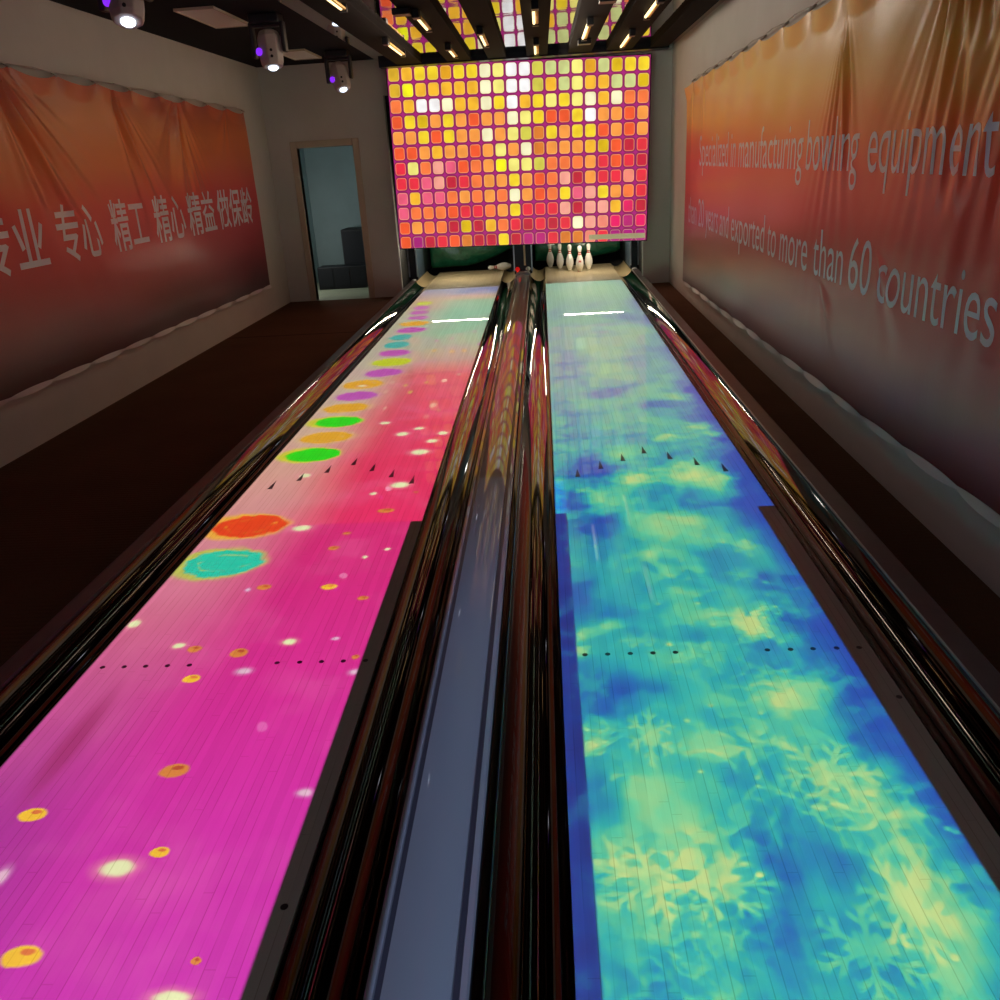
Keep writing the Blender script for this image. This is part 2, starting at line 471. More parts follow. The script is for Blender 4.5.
def gutter(xa, xb, lane_side, label):
    """black half-round gutter between xa and xb; lane_side -1: the lane lies at xa, +1: at xb"""
    t = thing('gutter', label, 'gutter', ((xa+xb)/2, Y0, -0.2), 'black gutters along the lanes')
    n = 22; zl, zo = -0.004, 0.036
    for nm, ya, yb, mt in (('gutter_channel', Y0, 12.95, M['gutter']), ('gutter_tail', 12.95, 14.3, M['gutter_tail'])):
        prof = [(xa, -0.2)]
        for i in range(n+1):
            u = i/n; u = 0.5-0.5*math.cos(PI*u); x = xa + 0.004 + (xb-xa-0.008)*u
            zr = zl + (zo-zl)*(u if lane_side < 0 else 1-u)
            prof.append((x, zr - 0.062*(4*u*(1-u))**0.85))
        prof.append((xb, -0.2))
        bm = bmesh.new(); add_extrude(bm, prof, ya, yb); o = obj(nm, bm, mt, t); md = o.modifiers.new('split', 'EDGE_SPLIT'); md.split_angle = math.radians(40)
        if nm == 'gutter_tail': o['label'] = 'pale tail of the gutter beside the pin deck'
gutter(-1.585, -1.380, 1, 'outer left black gutter beside the pink lane')
gutter(-0.324, -0.110, -1, 'black gutter between the pink lane and the grey capping')
gutter(0.110, 0.324, 1, 'black gutter between the grey capping and the blue lane')
gutter(1.380, 1.585, -1, 'outer right black gutter beside the blue lane')

# centre capping: crowned grey strip with a groove along each edge, rounded end piece with a red and a white knob
t = thing('division_capping', 'long grey glossy capping strip running between the two lanes', 'capping', (0, Y0, -0.2))
h = 0.1085
prof = [(-h,-0.2),(-h,0.036),(-h+0.004,0.041),(-h+0.018,0.042)]
bm = bmesh.new()
body = [(-h,-0.2),(-h,0.038),(-h+0.005,0.043),(-h+0.019,0.043),(-h+0.021,0.036),(-h+0.034,0.036),(-h+0.036,0.045)]
ctr = [(x/10*(h-0.036), 0.045+0.012*(1-(x/10)**2)) for x in range(-9, 10)]
prof = body + ctr + [(-x, z) for x, z in body[::-1]]
add_extrude(bm, prof, Y0, 12.98); cp = obj('capping_strip', bm, M['cap'], t)
md = cp.modifiers.new('split', 'EDGE_SPLIT'); md.split_angle = math.radians(35)
for s in (-1, 1):
    bm = bmesh.new(); add_box(bm, s*(h-0.0275)-0.0065, s*(h-0.0275)+0.0065, Y0, 12.97, 0.034, 0.0375); obj('groove', bm, M['cap_groove'], t)
bm = bmesh.new()
prof = [(x/10*h, 0.05+0.045*math.sqrt(max(0, 1-(x/10.0)**4))) for x in range(-10, 11)]
add_extrude(bm, [(-h,-0.05)] + prof + [(h,-0.05)], 12.98, 13.08)
o = obj('end_piece', bm, M['white_plastic'], t); o['label'] = 'rounded pale end piece'
for s, nm, mt, lb in ((-1,'knob','red_plastic','red round knob'), (1,'knob','white_plastic','white round knob')):
    bm = bmesh.new(); add_lathe(bm, (s*0.078, 13.03, 0.075), (0,0,1), [(0,0.016),(0.03,0.016),(0.035,0.03),(0.05,0.037),(0.068,0.032),(0.082,0.016),(0.086,0.003)], 18)
    o = obj(nm, bm, M[mt], t); o['label'] = lb
# side rails
for s, xa, xb, lb in ((-1,-1.668,-1.586,'purplish grey ledge rail along the left gutter and carpet'), (1,1.586,1.685,'brownish grey ledge rail along the right gutter and carpet')):
    t = thing('side_rail', lb, 'rail', ((xa+xb)/2, Y0, -0.2), 'ledge rails outside the gutters')
    bm = bmesh.new(); add_box(bm, xa, xb, Y0, 13.02, -0.2, 0.046); obj('rail_body', bm, M['rail'], t, bevel=0.008)
    xe = xb-0.008 if s < 0 else xa
    bm = bmesh.new(); add_box(bm, xe, xe+0.008, Y0, 13.01, 0.040, 0.0485); obj('edge_strip', bm, M['steel_edge'] if s > 0 else M['rail'], t, bevel=0.002)
    xm = (xa+xb)/2
    bm = bmesh.new(); add_lathe(bm, (xm, 13.06, -0.06), (0,0,1), [(0,0.037),(0.106,0.037),(0.116,0.03),(0.122,0.012)], 20); obj('end_cap', bm, M['white_plastic'], t)

# ------------------------------------------------------------------ projectors' light: the moving pictures thrown on the lanes
def projector(name, side, py, pz, yr, xr, build, power):
    """point light whose beam is shaped by nodes; px,py on the lane plane come from the beam direction"""
    x0, x1 = LX[side]; px = (x0+x1)/2
    L = bpy.data.lights.new(name, 'POINT'); L.energy = power; L.shadow_soft_size = 0.0
    L.use_nodes = True
    g = NT(L.node_tree)
    out = g.n('ShaderNodeOutputLight'); em = g.n('ShaderNodeEmission')
    d = g.n('ShaderNodeTexCoord').outputs['Normal']
    dx, dy, dz = g.sep(d)
    down = g.m('LESS_THAN', dz, -0.02)
    az = g.m('MAXIMUM', g.m('ABSOLUTE', dz), 0.02)
    k = g.m('DIVIDE', pz, az)
    x = g.m('MULTIPLY_ADD', dx, k, px); y = g.m('MULTIPLY_ADD', dy, k, py)
    e = 0.006
    mask = down
    for a, lo, hi in ((x, xr[0], xr[1]), (y, yr[0], yr[1])):      # soft picture edge
        mask = g.m('MULTIPLY', mask, g.sm(a, lo-e, lo+e)); mask = g.m('MULTIPLY', mask, g.sm(a, hi-e, hi+e, 1.0, 0.0))
    col = build(g, x, y)
    cube = g.m('POWER', az, -3.0)          # evens the picture out: distance and slant
    g.put(em.inputs['Strength'], g.m('MULTIPLY', mask, g.m('MULTIPLY', cube, pz*pz)))
    g.put(em.inputs['Color'], col)
    g.t.links.new(em.outputs[0], out.inputs[0])
    o = bpy.data.objects.new(name, L); C.objects.link(o); o.location = (px, py, pz)
    return o

def ell(g, P, cx, cy, rx, ry):
    d = g.v('MULTIPLY', g.v('SUBTRACT', P, (cx, cy, 0)), (1/rx, 1/ry, 0))
    return g.v('LENGTH', d)

DC = {'l': ((200,225,50),(225,225,140)), 'p': ((196,90,212),(214,150,215)), 'o': ((235,180,50),(240,210,140)), 'c': ((50,190,200),(130,205,205)),
      'g': ((20,235,30),(215,225,40)), 'r': ((240,70,30),(250,190,50)), 't': ((10,215,200),(190,215,90))}
SC = {'w': (240,255,215), 'k': (226,160,240), 'g': (226,140,70), 'y': (252,205,60)}
def pink_picture(yr):
    def b(g, x, y):
        P0 = g.comb(x, y)
        nz = g.noise(P0, 15.0, 3.0, 0.6, 'Color')
        P = g.v('ADD', P0, g.v('MULTIPLY', g.v('SUBTRACT', nz, (0.5,0.5,0.5)), (0.07,0.08,0)))
        PS = g.v('ADD', P0, g.v('MULTIPLY', g.v('SUBTRACT', nz, (0.5,0.5,0.5)), (0.016,0.02,0)))
        t = g.m('DIVIDE', y, 12.5)
        Y = lambda v: v/12.5
        if yr[0] < 3:
            right = g.ramp(t, [(Y(1.2),(208,42,206)),(Y(1.9),(216,38,190)),(Y(2.6),(222,36,168)),(Y(3.3),(222,36,148)),(Y(3.87),(226,40,138))])
            left = g.ramp(t, [(Y(1.2),(156,34,180)),(Y(1.8),(176,44,176)),(Y(2.3),(200,76,172)),(Y(2.8),(214,104,166)),(Y(3.3),(224,132,174)),(Y(3.87),(222,156,178))])
        else:
            right = g.ramp(t, [(Y(3.8),(240,40,120)),(Y(4.6),(236,48,112)),(Y(5.4),(232,60,112)),(Y(6.3),(228,86,124)),(Y(7.0),(222,100,124)),(Y(7.6),(190,170,172)),(Y(8.6),(140,204,184)),(Y(10.2),(120,206,190)),(Y(11.0),(130,200,180)),(Y(11.4),(206,176,160)),(Y(11.75),(120,150,205)),(Y(12.0),(90,120,205)),(Y(12.25),(130,140,205))])
            left = g.ramp(t, [(Y(3.8),(218,150,172)),(Y(4.6),(222,172,172)),(Y(5.6),(214,190,182)),(Y(6.6),(206,192,186)),(Y(8.0),(188,192,184)),(Y(10.0),(180,200,186)),(Y(11.2),(205,180,165)),(Y(12.1),(150,160,205))])
        wob = g.noise(P0, 1.7, 3.0)
        s = g.m('ADD', x, g.m('MULTIPLY', g.m('SUBTRACT', wob, 0.5), 0.22))
        edge = -0.92 if yr[0] > 3 else -1.0
        f = g.sm(s, edge-0.30, edge+0.22)
        col = g.mix(f, left, right)
        cl = g.noise(P0, 2.3, 4.0, 0.6)
        col = g.mix(g.m('MULTIPLY', g.sm(cl, 0.45, 0.8), 0.25), col, (250,140,215))
        if yr[0] < 3:
            col = g.mix(g.sm(ell(g, g.v('ADD', P0, (0.0,0.0,0.0)), -1.21, 2.17, 0.06, 0.36), 0.2, 1.1, 0.55, 0.0), col, (150,12,90))
        else:      # scattered small flecks towards the far end
            vn = g.n('ShaderNodeTexVoronoi'); g.put(vn.inputs['Vector'], g.v('MULTIPLY', P0, (11.0, 4.2, 0))); vn.inputs['Scale'].default_value = 1.0
            wn = g.n('ShaderNodeTexWhiteNoise', noise_dimensions='3D'); g.put(wn.inputs['Vector'], vn.outputs['Color'])
            fl = g.m('MULTIPLY', g.sm(vn.outputs['Distance'], 0.18, 0.36, 1.0, 0.0), g.m('GREATER_THAN', wn.outputs[0], 0.55))
            fl = g.m('MULTIPLY', fl, g.m('MULTIPLY', g.sm(y, 5.4, 6.4), g.sm(y, 8.8, 9.6, 1.0, 0.0)))
            fl = g.m('MULTIPLY', fl, g.sm(x, -1.0, -0.9))
            fc = g.mix(g.sm(y, 7.0, 7.5), (250,210,200), (200,120,200))
            fc = g.mix(g.m('GREATER_THAN', g.sep(vn.outputs['Color'])[0], 0.6), fc, (236,200,110))
            col = g.mix(g.m('MULTIPLY', fl, 0.85), col, fc)
        for cx, cy, rx, ry, c in DISCS:
            if not (yr[0]-0.2 < cy < yr[1]+0.2): continue
            inner, halo = DC[c]
            d = ell(g, P, cx, cy, rx, ry*(0.88 if cy > 9.5 else 1.0))
            if c in 'grt':
                d2 = ell(g, P, cx-0.03, cy, rx*1.22, ry*1.18)
                col = g.mix(g.sm(d2, 0.8, 1.08, 0.9, 0.0), col, halo)
            else:
                col = g.mix(g.sm(d, 0.85, 1.35, 0.3 if cy > 8 else 0.5, 0.0), col, halo)
            col = g.mix(g.sm(d, 0.86, 1.0, 1.0, 0.0), col, inner)
            if c in 'tro':
                st = g.m('MULTIPLY', g.sm(g.m('ABSOLUTE', g.m('SUBTRACT', d, 0.6)), 0.0, 0.10, 1.0, 0.0), g.sm(g.noise(P, 14.0, 2.0), 0.5, 0.62))
                col = g.mix(g.m('MULTIPLY', st, 0.7), col, halo)
        for cx, cy, rx, ry, c in SPARKS:
            if not (yr[0] < cy < yr[1]): continue
            d = ell(g, PS, cx, cy, rx, ry)
            if c in 'wk':
                col = g.mix(g.sm(d, 0.3, 1.7, 0.7, 0.0), col, SC[c] if c == 'k' else (246,150,190))
                col = g.mix(g.sm(d, 0.45, 1.0, 1.0, 0.0), col, SC[c] if c == 'w' else (236,196,244))
            else:
                col = g.mix(g.sm(d, 0.75, 1.05, 1.0, 0.0), col, SC[c])
                d2 = ell(g, PS, cx+rx*0.15, cy+ry*0.35, rx*0.45, ry*0.35)
                col = g.mix(g.sm(d2, 0.6, 1.0, 0.9, 0.0), col, (186,70,50) if c == 'g' else (224,110,70))
        return col
    return b

def snow_picture(yr):
    def b(g, x, y):
        P0 = g.comb(x, y)
        nz = g.noise(P0, 6.0, 4.0, 0.65, 'Color')
        P = g.v('ADD', P0, g.v('MULTIPLY', g.v('SUBTRACT', nz, (0.5,0.5,0.5)), (0.24,0.30,0)))
        cl = g.noise(g.v('MULTIPLY', P0, (3.2,2.1,0)), 1.0, 5.0, 0.62)
        v = g.m('ADD', g.m('MULTIPLY', g.m('SUBTRACT', cl, 0.5), 1.15), 0.45)
        fine = g.noise(g.v('MULTIPLY', P0, (16.0,12.0,0)), 1.0, 5.0, 0.7)
        v = g.m('ADD', v, g.m('MULTIPLY', g.m('SUBTRACT', fine, 0.5), 0.55))
        grit = g.noise(g.v('MULTIPLY', P0, (70.0,60.0,0)), 1.0, 3.0, 0.7)
        v = g.m('ADD', v, g.m('MULTIPLY', g.m('SUBTRACT', grit, 0.5), 0.20))
        v = g.m('SUBTRACT', v, g.m('MULTIPLY', g.sm(x, 1.16, 1.42, 0.0, 0.5), g.sm(y, 4.5, 7.5, 1.0, 0.45)))
        for cx, cy, rx, ry, a in SNOW:
            if not (yr[0]-0.3 < cy < yr[1]+0.3): continue
            d = ell(g, P, cx, cy, rx, ry)
            v = g.m('ADD', v, g.sm(d, 0.1, 1.6, a*(0.55 if cy > 2.0 else 0.40 if a > 0 else 0.28), 0.0))
        for sc_, am in ((7.0, 0.17), (13.0, 0.13)):      # lacy frost outlines
            rg = g.noise(g.v('MULTIPLY', P0, (sc_, sc_*0.9, 0)), 1.0, 2.0, 0.5)
            rg = g.sm(g.m('ABSOLUTE', g.m('SUBTRACT', rg, 0.5)), 0.008, 0.05, 1.0, 0.0)
            patch = g.sm(g.noise(g.v('MULTIPLY', P0, (2.6, 2.6, 0)), 1.0, 1.0), 0.42, 0.62)
            v = g.m('ADD', v, g.m('MULTIPLY', g.m('MULTIPLY', rg, patch), g.sm(y, 2.4, 5.5, am, am*0.3)))
        for i, (cx, cy, rx, ry) in enumerate(FLAKES):
            if not (yr[0] < cy < yr[1]): continue
            q = g.v('MULTIPLY', g.v('SUBTRACT', P0, (cx, cy, 0)), (1/rx, 1/ry, 0))
            qx, qy, _ = g.sep(q)
            r = g.v('LENGTH', q)
            th = g.m('ADD', g.m('ARCTAN2', qy, qx), 0.3+0.7*i)
            c6 = g.m('ABSOLUTE', g.m('COSINE', g.m('MULTIPLY', th, 3.0)))
            s6 = g.m('ABSOLUTE', g.m('SINE', g.m('MULTIPLY', th, 3.0)))
            across = g.m('MULTIPLY', r, s6)                       # distance from the nearest arm, scaled
            arm = g.sm(across, 0.10, 0.24, 1.0, 0.0)
            br = g.m('ADD', r, g.m('MULTIPLY', across, -0.45))
            twig = g.m('MULTIPLY', g.sm(g.m('ABSOLUTE', g.m('SINE', g.m('MULTIPLY', br, 9.5))), 0.55, 0.95), g.sm(across, 0.55, 0.85, 1.0, 0.0))
            f = g.m('MULTIPLY', g.m('MAXIMUM', arm, g.m('MULTIPLY', twig, 0.9)), g.sm(r, 0.85, 1.12, 1.0, 0.0))
            v = g.m('MULTIPLY_ADD', f, 0.24, v)
        if yr[0] < 3:      # small bright specks
            vn = g.n('ShaderNodeTexVoronoi'); g.put(vn.inputs['Vector'], g.v('MULTIPLY', P0, (14.0, 14.0, 0))); vn.inputs['Scale'].default_value = 1.0
            sp = g.m('MULTIPLY', g.sm(vn.outputs['Distance'], 0.06, 0.22, 1.0, 0.0), g.m('GREATER_THAN', g.sep(vn.outputs['Color'])[0], 0.72))
            v = g.m('MULTIPLY_ADD', sp, 0.35, v)
        near = g.ramp(v, [(0.0,(4,78,206)),(0.17,(8,106,212)),(0.33,(12,148,210)),(0.5,(32,188,202)),(0.66,(84,212,184)),(0.84,(146,226,172)),(1.0,(200,234,164))])
        if yr[0] < 3: col = near
        else:
            far = g.ramp(v, [(0.0,(92,114,216)),(0.18,(118,152,214)),(0.36,(128,184,210)),(0.54,(140,206,198)),(0.74,(160,214,186)),(1.0,(200,224,176))])
            col = g.mix(g.sm(y, 4.0, 7.2), near, far)
            col = g.mix(g.sm(y, 9.6, 11.2, 0.0, 0.55), col, (140,210,184))
        return col
    return b
def dim_snow(g, x, y):
    n = g.noise(g.comb(g.m('MULTIPLY', x, 9.0), g.m('MULTIPLY', y, 7.0)), 1.0, 4.0, 0.6)
    c = g.ramp(n, [(0.3,(4,34,140)),(0.55,(2,56,172)),(0.66,(10,104,180)),(0.78,(44,150,170))])
    grey = g.mix(g.sm(y, 2.6, 4.5), (72,88,118), (50,52,60))
    grey = g.mix(g.m('GREATER_THAN', x, 0.112), grey, (0,0,0))
    return g.mix(g.m('LESS_THAN', x, 0.3), c, grey)      # outside the lane only the projector's grey raster falls

E_P = 76.0
(lx0, lx1), (rx0, rx1) = LX['L'], LX['R']
projector('projector_beam', 'L', 1.9, 2.74, (0.3, 3.86), (lx0+0.004, lx1-0.058), pink_picture((0.3, 3.87)), E_P)
projector('projector_beam', 'L', 4.9, 2.74, (3.86, 12.25), (lx0+0.004, lx1-0.003), pink_picture((3.85, 12.25)), E_P)
projector('projector_beam', 'R', 1.9, 2.74, (0.3, 3.89), (rx0+0.056, rx1-0.083), snow_picture((0.3, 3.9)), E_P)
projector('projector_beam', 'R', 4.9, 2.74, (3.89, 12.25), (rx0+0.004, rx1-0.003), snow_picture((3.88, 12.25)), E_P)
projector('projector_beam', 'R', 1.8, 2.74, (0.3, 4.35), (-0.112, rx0+0.056), dim_snow, E_P)

# ------------------------------------------------------------------ masking unit: back-lit printed panel of rounded squares
GRID = """qAYYnYYCLWWKGGLnGyYY
qBAAAAACLWWKAGLAAGGy
oAWWCAACYWAYLYLCACoo
RYyOYOROOCLYRRYWOORO
OOYRYOOCOLKNYOYYRORO
RROAOOROLOCNOOOAyRDr
rLoPpRoOBLLKoooOrRrD
rrpPDroOOYORoPDOrrSr
pApoooRoOoCORoYpPYOor
poooRrroOYrrrPDPPADh
ROooDyDAorDrDrCPShmh
RMDrRNDDYDmmrNNSrMMM""".split('\n')
GRID[8] = 'pAppoOoOoCORoYpPYOor'
GRID[9] = 'poooRrroOYrrrPDPPAhD'
TC = {'W':(255,255,255),'C':(255,252,205),'L':(252,244,130),'Y':(250,218,45),'y':(222,185,25),'K':(214,208,80),'G':(206,216,140),'B':(252,250,30),
      'A':(252,190,50),'O':(253,160,72),'o':(252,124,66),'R':(248,92,50),'r':(238,50,70),'D':(200,38,62),'P':(252,168,150),'p':(242,96,130),
      'M':(172,28,124),'N':(222,126,50),'n':(230,165,35),'q':(222,178,45),'S':(246,140,120),'h':(236,36,104),'m':(190,42,118)}
NC, NR = 20, 12
PW, PH, PYm = 3.30, 2.205, 12.0
mt = thing('masking_unit', 'back-lit masking panel printed with rounded yellow, orange and red squares', 'masking panel', (0.035, PYm, 0.568))
cw, ch = PW/NC, PH/(NR-0.12)
bm = bmesh.new()
cl = bm.loops.layers.float_color.new('tile_colour'); uv = bm.loops.layers.uv.new('UVMap')
grid = [[bm.verts.new((0.035-PW/2+c*cw, PYm, max(0.568, 0.568+PH-r*ch))) for c in range(NC+1)] for r in range(NR+1)]
for r in range(NR):
    for c in range(NC):
        f = bm.faces.new((grid[r+1][c], grid[r+1][c+1], grid[r][c+1], grid[r][c]))
        low = 0.12 if r == NR-1 else 0.0
        for lp, (u, v) in zip(f.loops, ((0,low),(1,low),(1,1),(0,1))):
            lp[uv].uv = (u, v); lp[cl] = rgba(TC[GRID[r][c]])
def mask_build(g, p, I):
    uvn = g.n('ShaderNodeUVMap'); u, v, _ = g.sep(uvn.outputs[0])
    at = g.n('ShaderNodeVertexColor', layer_name='tile_colour')
    hw, hh, rad = 0.412*cw, 0.416*ch, 0.034
    qx = g.m('SUBTRACT', g.m('MULTIPLY', g.m('ABSOLUTE', g.m('SUBTRACT', u, 0.5)), cw), hw-rad)
    qy = g.m('SUBTRACT', g.m('MULTIPLY', g.m('ABSOLUTE', g.m('SUBTRACT', v, 0.5)), ch), hh-rad)
    d = g.m('SUBTRACT', g.v('LENGTH', g.comb(g.m('MAXIMUM', qx, 0.0), g.m('MAXIMUM', qy, 0.0))), rad)
    pos = g.n('ShaderNodeNewGeometry').outputs['Position']
    back = g.mix(g.sm(d, 0.002, 0.02), (124,14,66), (168,38,120))
    rim = g.mix(0.30, at.outputs[0], (255,225,160))
    tile = g.mix(g.sm(d, -0.013, -0.006), at.outputs[0], rim)
    n = g.noise(pos, 7.0, 1.0)
    tile = g.mix(g.sm(n, 0.35, 0.75, 0.0, 0.22), tile, (120,60,20))
    col = g.mix(g.sm(d, -0.003, 0.003), tile, back)
    g.put(I['Emission Color'], col); g.put(I['Base Color'], g.mix(0.7, col, (20,16,18)))
    I['Emission Strength'].default_value = 1.0
    fold = g.noise(g.v('MULTIPLY', pos, (3.0,1.0,0.8)), 1.0, 2.0)
    g.put(I['Normal'], g.bump(fold, 0.3, 0.05))
M['mask'] = material('printed_backlit_film', rough=0.4, build=mask_build)
pn = obj('printed_panel', bm, M['mask'], mt, face=(0,-1,0))
bm = bmesh.new()
xa, xb, za, zb = 0.035-PW/2, 0.035+PW/2, 0.568, 0.568+PH
add_box(bm, xa-0.012, xb+0.012, PYm+0.01, PYm+0.06, za-0.012, zb+0.012)
obj('backing_frame', bm, M['black_metal'], mt)
bm = bmesh.new()
add_box(bm, 0.925, 1.665, PYm-0.012, PYm-0.002, za+0.028, za+0.092)
for i in range(24): add_box(bm, 0.94+i*0.03, 0.943+i*0.03, PYm-0.0135, PYm-0.0115, za+0.03, za+0.045)
o = obj('edge_label_strip', bm, material('grey_strip', (226,216,180), 0.5, emit=(146,138,104), emit_str=0.8), mt); o['label'] = 'olive grey strip along the bottom right edge'  # glow added to the strip in place of light falling on it
mt.rotation_euler = (0, math.radians(1.15), 0)

# ------------------------------------------------------------------ pins
PROF = [(0,0.0258),(0.019,0.0334),(0.057,0.0496),(0.086,0.0578),(0.114,0.0605),(0.149,0.0578),(0.184,0.0488),(0.21,0.0394),(0.232,0.0316),(0.254,0.0236),(0.27,0.0226),(0.292,0.0252),(0.315,0.0298),(0.343,0.0323),(0.36,0.030),(0.372,0.0225),(0.379,0.012),(0.381,0.003)]
def smooth_prof(p, k=3):
    out = []
    for i in range(len(p)-1):
        p0, p1, p2, p3 = p[max(0,i-1)], p[i], p[i+1], p[min(len(p)-1,i+2)]
        for j in range(k):
            u = j/k
            out.append(tuple(0.5*((2*p1[a])+(-p0[a]+p2[a])*u+(2*p0[a]-5*p1[a]+4*p2[a]-p3[a])*u*u+(-p0[a]+3*p1[a]-3*p2[a]+p3[a])*u**3) for a in (0,1)))
    return out + [p[-1]]
SP = smooth_prof(PROF)
def rad(z):
    for (a, ra), (b, rb) in zip(SP, SP[1:]):
        if a <= z <= b: return ra + (rb-ra)*(z-a)/max(b-a, 1e-9)
    return 0.02
def make_pin(label):
    t = thing('bowling_pin', label, 'bowling pin', (0,0,0), 'bowling pins')
    bm = bmesh.new(); add_lathe(bm, (0,0,0), (0,0,1), SP, 28); obj('pin_body', bm, M['pin'], t)
    for za, zb in ((0.243,0.256),(0.270,0.283)):
        bm = bmesh.new(); add_lathe(bm, (0,0,0), (0,0,1), [(z, rad(z)+0.0012) for z in (za, (za+zb)/2, zb)], 28, caps=False); obj('neck_stripe', bm, M['pin_red'], t)
    return t
def dup(root, loc, label):
    r = root.copy(); C.objects.link(r); r.location = loc; r['label'] = label
    for c0 in list(root.children):
        c = c0.copy(); C.objects.link(c); c.parent = r
    return r
pin0 = make_pin('front-most standing white pin, the head pin of the triangle')
pins = [(0.71, 13.69, 'standing white pin just left of the head pin, third from the left'), (1.00, 13.69, 'standing white pin at the right end of the standing pins'),
        (0.565, 13.96, 'standing white pin second from the left, in the third row'), (0.415, 14.20, 'standing white pin at the left end, farthest back')]
for x, y, lb in pins: dup(pin0, (x, y, 0), lb)
fp = dup(pin0, (-0.22, 14.18, 0.062), 'fallen white pin lying on its side on the left pin deck')
dirv = Vector((-0.93, -0.36, 0.0)).normalized()
fp.rotation_euler = dirv.to_track_quat('Z', 'Y').to_euler()
# small red crown emblem on the belly of the head pin
bm = bmesh.new()
def on_pin(a, z): r = rad(z)+0.0015; return bm.verts.new((r*math.sin(a), -r*math.cos(a), z))
pts = [(-0.30,0.135),(0.30,0.135),(0.42,0.172),(0.2,0.152),(0.0,0.178),(-0.2,0.152),(-0.42,0.172)]
bm.faces.new([on_pin(a, z) for a, z in pts])
obj('emblem', bm, M['pin_red'], pin0, face=(0,-1,0))
pin0.location = (0.853, 13.43, 0)

# ------------------------------------------------------------------ pit furniture
def cushion(x0, x1, z0l, z0r, ztop, y, label):
    t = thing('pit_cushion', label, 'pit cushion', ((x0+x1)/2, y, 0.0), 'green pit cushions')
    bm = bmesh.new(); nx, na = 26, 12; rows = []
    for i in range(nx+1):
        u = i/nx; x = x0+(x1-x0)*u
        zb = z0l + (z0r-z0l)*max(0.0, (u-0.35)/0.65)**1.7
        hgt = ztop-zb; row = []
        for j in range(na+1):
            a = PI*j/na
            row.append(bm.verts.new((x, y-0.12*math.sin(a)-0.012*math.sin(u*17+j), zb+hgt*(0.5-0.5*math.cos(a)))))
        for j in range(na+1):
            a = PI*j/na
            row.append(bm.verts.new((x, y+0.10*math.sin(a)+0.002, zb+hgt*(0.5+0.5*math.cos(a))))) if 0 < j < na else None
        rows.append(row)
    n = len(rows[0])
    for a, b in zip(rows, rows[1:]):
        for j in range(n):
            f = bm.faces.new((a[j], b[j], b[(j+1)%n], a[(j+1)%n])); f.smooth = True
    bm.faces.new(rows[0]); bm.faces.new(rows[-1][::-1])
    obj('cushion_pad', bm, M['green'], t)
    bm = bmesh.new()
    bm.free()
    for xx in (x0+0.12, x1-0.12): boxobj('hanger_strap', (xx-0.02, xx+0.02, y-0.01, y+0.03, ztop-0.03, 2.395), M['dark'], t)
cushion(-1.54, -0.16, 0.04, 0.32, 0.72, 14.62, 'dark green glossy pit cushion behind the left pin deck')
cushion(0.17, 1.55, 0.06, 0.15, 0.52, 14.62, 'dark green glossy pit cushion behind the standing pins')
def kickback(xa, xb, wall_sides, label, strip=False):
    t = thing('kickback', label, 'kickback', ((xa+xb)/2, 13.1, -0.2), 'dark kickback walls beside the pin decks')
    bm = bmesh.new(); add_box(bm, xa, xb, 13.12, 15.1, 0.05, 1.4); obj('kickback_body', bm, M['dark'], t)
    for s in wall_sides:
        x = xa-0.006 if s < 0 else xb
        bm = bmesh.new(); add_box(bm, x, x+0.006, 13.13, 13.9, 0.052, 1.3); o = obj('side_plate', bm, M['blue_panel'], t); o['label'] = 'blue grey side plate'
    for x in (xa, xb):
        bm = bmesh.new(); add_box(bm, x-0.009, x+0.009, 13.10, 13.122, 0.09, 1.4); obj('edge_trim', bm, M['steel_edge'], t)
    if strip:
        bm = bmesh.new(); add_box(bm, 0.018, 0.046, 13.105, 13.12, 0.17, 1.3); o = obj('tan_strip', bm, M['tan'], t); o['label'] = 'cream vertical strip'
kickback(-1.695, -1.575, (1,), 'dark kickback wall at the left end of the pits')
kickback(-0.125, 0.135, (), 'dark kickback pillar between the two pits with a cream strip', True)
kickback(1.585, 1.695, (-1,), 'dark kickback wall at the right end of the pits')
# pin lights: a white tube hung behind the panel over each deck
for xa, xb, lb in ((-1.42,-0.56,'white pin light tube hanging over the left pin deck'), (0.60,1.48,'white pin light tube hanging over the right pin deck')):
    t = thing('hanging_pin_light', lb, 'lamp', ((xa+xb)/2, 13.2, 0.6), 'pin lights behind the panel')
    bm = bmesh.new(); add_tube(bm, (xa, 13.2, 0.60), (xb, 13.2, 0.60), 0.008, seg=14); obj('tube', bm, M['tube'], t)
    bm = bmesh.new(); add_box(bm, xa-0.03, xb+0.03, 13.17, 13.23, 0.635, 0.68)
    for xx in (xa-0.02, xb+0.02): add_box(bm, xx-0.012, xx+0.012, 13.18, 13.22, 0.58, 0.64); add_box(bm, xx-0.01, xx+0.01, 13.19, 13.21, 0.68, 2.395)
    obj('fixture', bm, M['black_metal'], t)

